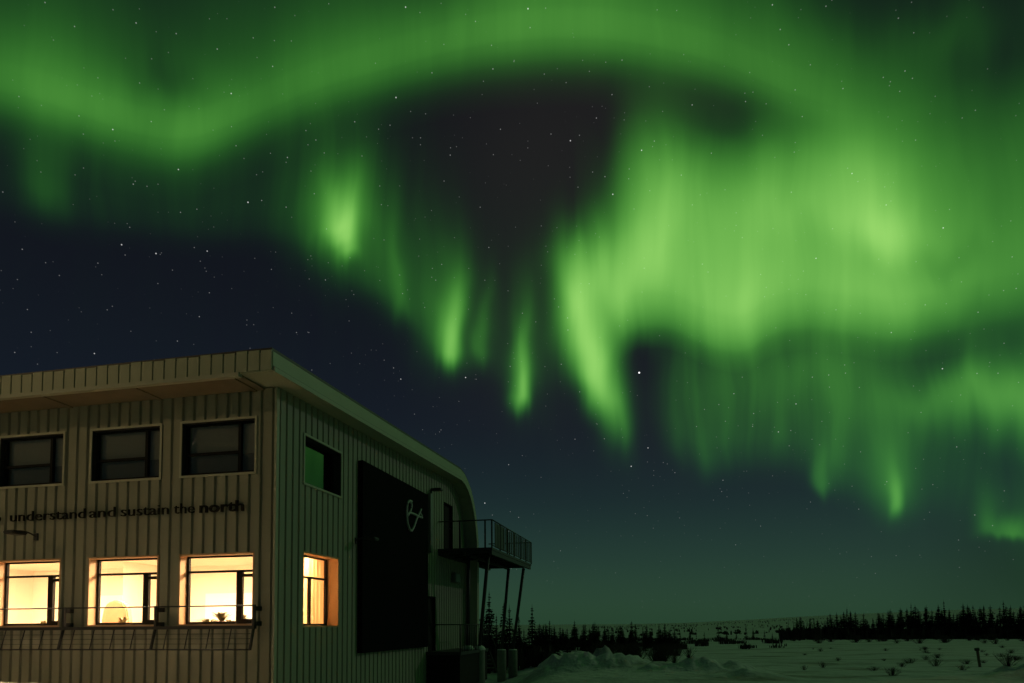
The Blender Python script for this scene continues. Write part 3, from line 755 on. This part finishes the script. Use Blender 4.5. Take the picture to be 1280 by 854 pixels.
for line in ([(514.5, 627), (511.5, 626.2), (509.3, 630), (508.4, 638), (508.6, 647), (510, 656), (513.8, 663.6), (517.5, 658), (520, 650.5), (522.6, 644.5)],
             [(511.5, 626.2), (514.2, 630), (513.6, 637), (511, 642), (509.4, 645)],
             [(509.4, 643), (513, 641.2), (519, 643.6), (523.5, 646), (527.4, 647.2)],
             [(522.5, 645.6), (524.5, 641), (526.2, 636.6)], [(527.4, 647.2), (526.4, 643.5), (525.5, 641.5)]):
    q.tube(smooth([on_side(x, y, -.185) for x, y in line]), .045, 6)
q.build('emblem', M_LOGO, pan)
# downpipe beside the panel
q = MB(); q.box((10.42, -.14, H(2.7)), (10.66, -.006, H(4.95))); q.build('downpipe', M_GALV, bld)
# doors
for nm, dr in (('door', DOOR_U), ('door', DOOR_L)):
    q = MB(); q.box((dr[0] + .01, .10, H(dr[2])), (dr[1] - .01, .15, H(dr[3] - .01))); dd = q.build(nm, M_FRAME, bld)
    q = MB()
    for a_, b_ in (((dr[0] - .03, -.01, H(dr[2])), (dr[0] + .008, .14, H(dr[3] + .03))), ((dr[1] - .008, -.01, H(dr[2])), (dr[1] + .03, .14, H(dr[3] + .03))), ((dr[0] + .01, -.01, H(dr[3]) - .008), (dr[1] - .01, .14, H(dr[3]) + .03))): q.box(a_, b_)
    q.build('door_frame', M_FRAME, dd)
    q = MB(); q.tube([(dr[1] - .14, .095, H(dr[2] + 1.0)), (dr[1] - .14, .05, H(dr[2] + 1.0)), (dr[1] - .26, .05, H(dr[2] + 1.0))], .012, 6); q.build('door_handle', M_GALV, dd)
# flood light box under the balcony
q = MB(); q.box((13.4, -.22, H(1.75)), (14.0, -.006, H(2.15))); bmesh.ops.bevel(q.bm, geom=q.bm.edges[:], offset=.03, segments=1, affect='EDGES'); q.build('vent_box', M_GALV, bld)

# ---------- balcony
T0, T1, SO, DK = 11.67, 19.6, -2.2, 2.97
q = MB(); q.box((T0, SO, H(DK - .10)), (T1, -.01, H(DK))); bal = q.build('balcony', M_STEEL, bld)
q = MB()
for y in (SO + .02, SO + 1.1, -.12): q.box((T0 + .02, y, H(DK - .27)), (T1 - .02, y + .1, H(DK - .103)))
for k in range(9): q.box((T0 + .1 + k * .95, SO + .14, H(DK - .20)), (T0 + .16 + k * .95, -.14, H(DK - .104)))
q.build('beam', M_STEEL, bal)
q = MB(); RT = 1.07
q.tube([(T0, -.02, H(DK + RT)), (T0, SO, H(DK + RT)), (T1, SO, H(DK + RT)), (T1, -.02, H(DK + RT))], .026, 8)
q.build('handrail', M_STEEL, bal)
n = 0
for x, y in [(T0, SO + .01), (T0, SO + .28), (T0, -.9)] + [(T0 + (T1 - T0) * k / 6, SO) for k in range(1, 7)] + [(T1, -1.1)]:
    q = MB(); q.box((x - .028, y - .028, H(DK)), (x + .028, y + .028, H(DK + RT))); q.build('post', M_STEEL, bal)
x = T0 + .45
k = 0
while x < T1 - .1:
    wd = .40 if k < 3 else .17
    q = MB(); q.box((x, SO - .012, H(DK + .04)), (x + wd, SO + .012, H(DK + RT - .05))); q.build('slat', M_STEEL, bal); x += wd + (.10 if k < 3 else .19); k += 1
q = MB(); q.tube([(T0, SO, H(DK + .08)), (T1, SO, H(DK + .08))], .018, 6); q.build('bottom_rail', M_STEEL, bal)
# leaning supports on round concrete piers
inv = BM_.inverted()
def pier_pt(px, D, py=812):
    d = look(px, py); k = D / d.y
    return Vector((d.x * k, D, EYE + d.z * k))
tops = [(12.0, SO + .25), (12.0, -1.15), (18.9, SO + .25), (18.9, -1.2)]
feet = [pier_pt(599, 28.6), pier_pt(585, 28.2), pier_pt(641, 35.6), pier_pt(627, 35.2)]
plab = ['snow capped round concrete pier under the near outer balcony post', 'snow capped round concrete pier nearest the building wall', 'round concrete pier farthest right under the far balcony post', 'round concrete pier under the inner far balcony post']
M_PIERCAP = M_SNOWCAP
for n_, ((tx, ty), ft) in enumerate(zip(tops, feet)):
    lf = inv @ ft
    q = MB(); q.tube([(tx, ty, H(DK - .27)), (lf.x, lf.y, lf.z)], .075, 10); q.build('support_post', M_STEEL, bal)
    gz = ground(ft.x, ft.y) - .3
    root = empty('concrete_pier', (ft.x, ft.y, gz)); tag(root, plab[n_], 'pier', 'concrete piers under the balcony')
    hh = ft.z - gz - .03
    q = MB(); q.lathe([(.23, 0), (.23, hh - .02), (.215, hh)], 22); q.build('shaft', M_CONC, root)
    if n_ < 2: q = MB(); q.lathe([(.24, hh + .002), (.255, hh + .06), (.20, hh + .15), (.10, hh + .20), (.02, hh + .215)], 18, jit=.008); q.build('snow_cap', M_SNOWCAP, root)
    else: q = MB(); q.lathe([(.215, hh + .002), (.20, hh + .03), (.10, hh + .05), (.02, hh + .055)], 18, jit=.004); q.build('snow_cap', M_SNOWCAP, root)

# ---------- lower landing with steps
q = MB(); q.box((10.25, -1.35, H(-1.12)), (14.3, -.01, H(-1.0))); por = q.build('landing', M_STEEL, bld)
q = MB(); q.box((10.3, -1.30, H(BOT)), (14.25, -1.24, H(-1.123))); q.box((10.3, -1.235, H(BOT)), (10.36, -.02, H(-1.123))); q.build('skirt', M_FRAME, por)
q = MB(); q.tube([(10.27, -.02, H(.0)), (10.27, -1.33, H(.0)), (14.3, -1.33, H(.0)), (15.7, -1.33, H(-1.0))], .022, 6); q.build('handrail', M_STEEL, por)
for k in range(17):
    q = MB(); xx = 10.27 + k * .25; q.tube([(xx, -1.33, H(-1.0)), (xx, -1.33, H(0))], .012 if k % 4 else .022, 6); q.build('baluster', M_STEEL, por)
q = MB()
for k in range(5): q.box((14.32 + k * .28, -1.33, H(-1.2 - k * .19)), (14.62 + k * .28, -.1, H(-1.15 - k * .19)))
q.tube([(14.3, -1.36, H(-1.1)), (15.75, -1.36, H(-2.1))], .05, 6); q.build('steps', M_STEEL, por)

# ------------------------------------------------------------------ yard lamp that lights the front wall, on its mast outside the picture
yl = empty('yard_light', (-36.5, 0.5, 0)); tag(yl, 'tall yard light mast off to the left throwing warm light on the front wall', 'yard light')
LZ = 16.2
q = MB(); q.tube([(0, 0, -.3), (0, 0, 8), (0, 0, LZ)], .16, 12, taper=.08); q.build('pole', M_GALV, yl)
q = MB(); q.tube([(0, 0, LZ), (.5, .25, LZ + .2), (1.3, .65, LZ + .25)], .05, 8); q.build('arm', M_GALV, yl)
q = MB(); q.box((1.2, .45, LZ + .12), (1.9, .9, LZ + .32)); bmesh.ops.bevel(q.bm, geom=q.bm.edges[:], offset=.04, segments=2, affect='EDGES'); hd = q.build('lamp_head', M_GALV, yl)
ld = bpy.data.lights.new('yard_lamp', 'SPOT'); ld.energy = 3300; ld.color = (1, .68, .28); ld.shadow_soft_size = .12; ld.spot_size = R(46); ld.spot_blend = .6
lo = bpy.data.objects.new('yard_lamp', ld); col.objects.link(lo); lo.parent = yl
lo.location = (1.55, .68, LZ + .06)
tgt = Vector((-8.5, 16.5, 4.0)); dv = tgt - (Vector(yl.location) + Vector(lo.location))
lo.rotation_euler = dv.to_track_quat('-Z', 'Y').to_euler()

# ------------------------------------------------------------------ spruces
def spruce_mesh(seed, hgt, rb, levels, per, gap=.0, crook=.0):
    rd = random.Random(seed); q = MB()
    lean = rd.uniform(-.03, .03), rd.uniform(-.03, .03)
    for i in range(levels):
        u = (i + rd.uniform(-.3, .3)) / levels
        z = hgt * (.05 + .93 * u)
        if rd.random() < gap: continue
        env = rb * ((1 - u) ** .85) * (.75 + .5 * rd.random()) + .05 * hgt * .3 * (1 - u) + .02 * hgt * .5
        if u > .78: env *= rd.choice((.5, .8, 1.25))
        for k in range(per):
            th = 2 * math.pi * (k + rd.random()) / per
            l = env * rd.uniform(.55, 1.12)
            dz = -l * rd.uniform(.05, .55)
            d = Vector((math.cos(th), math.sin(th), 0)); sd = Vector((-d.y, d.x, 0))
            o = Vector((lean[0] * z, lean[1] * z, z))
            wd = l * rd.uniform(.18, .34) + .01
            p1 = o + d * l * .5 + Vector((0, 0, dz * .35)); p2 = o + d * l + Vector((0, 0, dz))
            hang = Vector((0, 0, -rd.uniform(.05, .16) * (hgt / levels) * 4))
            q.face([o, p1 + sd * wd, p2, p1 - sd * wd])
            q.face([o + d * l * .12, p1 + sd * wd * .7, p1 + sd * wd * .5 + hang]); q.face([p1 + sd * wd * .3, p2, p2 * .5 + p1 * .5 + hang])
            q.face([p1 - sd * wd * .5, p2, p2 * .6 + p1 * .4 + hang * .8 - sd * wd * .3])
    tip = Vector((lean[0] * hgt, lean[1] * hgt, hgt * 1.04)); b = hgt * .006
    q.face([Vector((lean[0] * hgt - b, lean[1] * hgt, hgt * .9)), Vector((lean[0] * hgt + b, lean[1] * hgt, hgt * .9)), tip])
    q.face([Vector((lean[0] * hgt, lean[1] * hgt - b, hgt * .9)), Vector((lean[0] * hgt, lean[1] * hgt + b, hgt * .9)), tip])
    return q, lean
def spruce_proto(seed, rb, levels, per, gap):
    q, lean = spruce_mesh(seed, 1.0, rb, levels, per, gap)
    cr_ = q.build('crown', M_SPRUCE, None, recalc=False)
    q = MB(); q.tube([(0, 0, -.08), (lean[0] * .5, lean[1] * .5, .5), (lean[0] * .97, lean[1] * .97, .97)], .022, 6, taper=.004)
    tr = q.build('trunk', M_BARK)
    data = (cr_.data, tr.data)
    bpy.data.objects.remove(cr_); bpy.data.objects.remove(tr)
    return data
PRO = [spruce_proto(11 + i, rb, lv, per, gp) for i, (rb, lv, per, gp) in enumerate([(.17, 26, 9, .0), (.14, 24, 8, .12), (.20, 22, 9, .05), (.12, 26, 7, .1), (.16, 20, 8, .2), (.19, 28, 9, .0)])]
FAR = []
for i in range(5):
    q, lean = spruce_mesh(40 + i, 1.0, .15 + .03 * (i % 3), 14, 6, .08)
    o = q.build('spruce', M_SPRUCE, None, recalc=False); FAR.append(o.data); bpy.data.objects.remove(o)
def tree(px, D, top_y=None, h=None, label='', group=None, far=False, rd=random, wide=1.0):
    d = look(px, 780); x, y = d.x / d.y * D, D
    z = ground(x, y)
    if top_y is not None:
        dd = look(px, top_y); h = EYE + dd.z / dd.y * D - z
    w = h * wide * rd.uniform(.85, 1.2)
    if far:
        o = bpy.data.objects.new('spruce_tree', rd.choice(FAR)); col.objects.link(o)
    else:
        o = empty('spruce_tree'); c, t_ = rd.choice(PRO)
        for nm, dat in (('crown', c), ('trunk', t_)):
            k = bpy.data.objects.new(nm, dat); col.objects.link(k); k.parent = o
    o.location = (x, y, z - .02); o.scale = (w, w, h); o.rotation_euler = (0, 0, rd.uniform(0, 6.28))
    tag(o, label, 'tree', group); return o
rd = random.Random(21)
for px, D, ty, lab in [(611, 46, 738, 'tall dark spruce highest of the clump right beside the building corner'), (603, 44, 754, 'spruce just left of the tallest one, touching the building edge'),
                       (627, 45, 752, 'slim pointed spruce second from the building between the balcony posts'), (637, 46, 756, 'slim spruce behind the left one of the far balcony posts'),
                       (650, 47, 769, 'short dark spruce right behind the far outer balcony post'), (665, 46, 756, 'thin topped spruce alone to the right of the balcony posts'), (597, 43, 775, 'low spruce half hidden by the building edge'),
                       (619, 44, 768, 'low spruce between the two tallest ones by the building')]:
    tree(px, D, ty, None, lab, 'spruces by the balcony', rd=rd)
for k in range(24):
    px = 596 + k * 4.3 + rd.uniform(-3, 3)
    tree(px, rd.uniform(40, 52), rd.uniform(779, 794), None, 'low dark spruce filling the clump behind the balcony posts', 'low spruces of the near clump', rd=rd, wide=1.25)
for k in range(66):
    px = 668 + k * 2.75 + rd.uniform(-4, 4)
    D = rd.uniform(62, 95)
    ty = rd.choice((776, 779, 781, 784, 786, 789, 793)) + rd.uniform(-2, 2) + (4 if px > 770 else 0)
    tree(px, D, ty, None, 'small dark spruce in the ragged belt left of centre behind the snow bank', 'spruces of the middle belt', rd=rd, wide=1.6)
tree(789, 75, 775, None, 'single taller spruce standing out at the right end of the middle belt', 'spruces of the middle belt', rd=rd)
tree(756, 80, 782, None, 'rounded bushy spruce in the middle belt, left of its tallest tree', 'spruces of the middle belt', rd=rd, wide=1.5)
for px, ty in ((898, 780), (932, 781), (941, 784), (908, 787), (850, 788), (870, 791), (920, 790), (955, 787), (965, 790), (880, 789), (836, 786), (862, 786)):
    tree(px, rd.uniform(110, 150), ty, None, 'lone small spruce on the open snow between the two belts', 'spruces between the belts', rd=rd)
ENV = [(975, 782), (990, 774), (1010, 769), (1025, 770), (1050, 762), (1080, 765), (1110, 759), (1140, 757), (1180, 754), (1220, 755), (1260, 754), (1300, 755)]
for k in range(112):
    px = 978 + k * 2.8 + rd.uniform(-3, 3)
    ty = lerp(ENV, px) + abs(rd.gauss(0, 8)) + rd.uniform(-3, 4)
    tree(px, rd.uniform(135, 185), min(ty, 784), None, 'dark spruce in the dense belt along the right side of the snowfield', 'spruces of the right belt', rd=rd, wide=1.55)
for px, ty, lab in ((1181, 750, 'tallest spruce of the right belt, a double spire right of its middle'), (1256, 751, 'ragged tall spruce near the right end of the right belt'), (1139, 754, 'pointed spruce rising above the belt near its middle'), (1058, 759, 'twin topped spruce where the right belt begins to thicken')):
    tree(px, 150, ty, None, lab, 'spruces of the right belt', rd=rd); 
for k in range(48):
    px = rd.uniform(770, 1010); D = rd.uniform(380, 900)
    tree(px, D, None, rd.uniform(1.8, 4.2), 'tiny spruce dotted on the pale far hillside', 'far hillside spruces', True, rd)

# ------------------------------------------------------------------ willow scrub
def shrub_data(seed, n, h, sp):
    r_ = random.Random(seed); q = MB()
    for i in range(n):
        th = r_.uniform(0, 6.28); l = h * r_.uniform(.45, 1); s_ = sp * r_.random()
        p0 = Vector((math.cos(th) * s_ * .3, math.sin(th) * s_ * .3, -.03)); p2 = p0 + Vector((math.cos(th) * s_, math.sin(th) * s_, l))
        p1 = (p0 + p2) / 2 + Vector((r_.uniform(-.05, .05), r_.uniform(-.05, .05), l * .1))
        q.tube([p0, p1, p2], .010, 3, caps=False, taper=.003)
        for j in range(2):
            a_ = p1 + (p2 - p1) * r_.random(); q.tube([a_, a_ + Vector((r_.uniform(-.2, .2), r_.uniform(-.2, .2), r_.uniform(.1, .3)))], .006, 3, caps=False, taper=.002)
    o = q.build('shrub', M_TWIG, None, recalc=False); d = o.data; bpy.data.objects.remove(o); return d
SH = [shrub_data(60 + i, 55, .8, .5) for i in range(4)]
def shrub(px, D, h, label, group, wide=1.0):
    d = look(px, 780); x, y = d.x / d.y * D, D
    o = bpy.data.objects.new('willow_shrub', rd.choice(SH)); col.objects.link(o)
    o.location = (x, y, ground(x, y) - .02); o.scale = (h / .8 * wide, h / .8 * wide, h / .8); o.rotation_euler = (0, 0, rd.uniform(0, 6.28))
    tag(o, label, 'shrub', group)
for px, py, h, w, lab in [(1113, 845, .35, 1.6, 'low tuft of twigs in the snow at the bottom, left of the wooden post'), (1168, 833, .42, 1.3, 'round twiggy shrub left of the wooden post'), (1258, 834, .5, 1.3, 'twiggy shrub right of the wooden post near the picture edge'),
                      (1027, 835, .3, 1.0, 'small tuft standing alone on the open snow'), (1003, 838, .25, 1.0, 'faint tuft left of another on the open snow'), (860, 828, .45, 1.0, 'small dark shrub on top of the snow bank'), (842, 828, .5, 1.0, 'twiggy shrub behind the snow bank crest'), (1200, 838, .25, 1.8, 'flat spread of twigs just left of the wooden post base')]:
    dd = look(px, py); D = 20.0
    while D < 80 and EYE + dd.z / dd.y * D > ground(dd.x / dd.y * D, D): D += .25
    shrub(px, D, h, lab, 'shrubs in the open snow', w)
for k in range(30):
    c_ = rd.choice((1010, 1040, 1090, 1120, 1150, 1175, 1210, 1250, 1270))
    shrub(c_ + rd.gauss(0, 14), rd.uniform(27, 75), rd.uniform(.12, .34), 'low tuft of twigs poking out of the open snow on the right', 'tufts in the snowfield', rd.uniform(1.0, 2.2))
for k in range(40):
    shrub(rd.uniform(985, 1285), rd.uniform(95, 140), rd.uniform(.5, 1.2), 'bare willow shrub along the foot of the right spruce belt', 'shrubs at the foot of the right belt', 1.6)
for k in range(26):
    shrub(rd.uniform(740, 850), rd.uniform(42, 58), rd.uniform(.5, 1.1), 'bare willow shrub behind the ploughed snow bank', 'shrubs behind the snow bank', 1.4)
q = MB()
r_ = random.Random(5)
for k in range(3000):
    z_ = r_.random()
    if z_ < .30:
        px, D, hh = r_.uniform(700, 985), r_.choice((74, 86, 100, 118, 138)) + r_.gauss(0, 1.6), r_.uniform(.25, .75)
        if mnoise.noise((px / 34, round(D / 8) * 3.1, 4.0)) < -.05 + .3 * (px > 880) * (D < 110): continue
    elif z_ < .56: px, D, hh = 985 + 330 * r_.random() + r_.uniform(-14, 6), r_.uniform(134, 175), r_.uniform(.9, 2.6)
    elif z_ < .66: px, D, hh = r_.uniform(590, 690), r_.uniform(37, 50), r_.uniform(.4, 1.2)
    else:
        px, D, hh = r_.uniform(740, 1040), r_.uniform(220, 1100), r_.uniform(.5, 1.6)
        if mnoise.noise((px / 30, D / 120, 8.0)) < .0: continue
    d = look(px, 780); x, y = d.x / d.y * D, D; z = ground(x, y)
    w = r_.uniform(.12, .32) * min(D / 60, 1.6)
    nb = 4
    if z_ < .30: w *= .22; nb = 14
    sp_ = w * (8 if z_ < .30 else 1)
    for j in range(nb):
        th = r_.uniform(0, 6.28); v = Vector((math.cos(th), math.sin(th), 0)) * w
        b = Vector((x, y, z - .05)) + Vector((r_.uniform(-sp_, sp_), r_.uniform(-sp_, sp_), 0))
        q.face([b - v * .5, b + v * .5, b + v * r_.uniform(.4, 1) + Vector((0, 0, hh * r_.uniform(.4, .8))), b + v * r_.uniform(-.3, .3) + Vector((0, 0, hh)), b - v * r_.uniform(.4, 1) + Vector((0, 0, hh * r_.uniform(.3, .8)))])
o = q.build('scrub', M_TWIG, None, recalc=False); tag(o, 'dark willow scrub and low growth under the spruce belts', 'scrub', kind='stuff')

# ------------------------------------------------------------------ wooden post standing in the snow
dd = look(1225, 834); D = 20.0
while EYE + dd.z / dd.y * D > ground(dd.x / dd.y * D, D): D += .1
pr_ = empty('wooden_post', (dd.x / dd.y * D, D, ground(dd.x / dd.y * D, D))); pr_.rotation_euler = (0, R(-7), 0)
tag(pr_, 'short leaning wooden post standing alone in the snow near the right edge', 'post')
q = MB(); q.tube([(0, 0, -.2), (0, 0, .4), (.01, 0, .80)], .065, 8); q.build('shaft', M_WOOD, pr_)
q = MB(); q.box((-.10, -.07, .80), (.10, .07, .95)); bmesh.ops.bevel(q.bm, geom=q.bm.edges[:], offset=.02, segments=1, affect='EDGES'); q.build('cap', M_DARK, pr_)
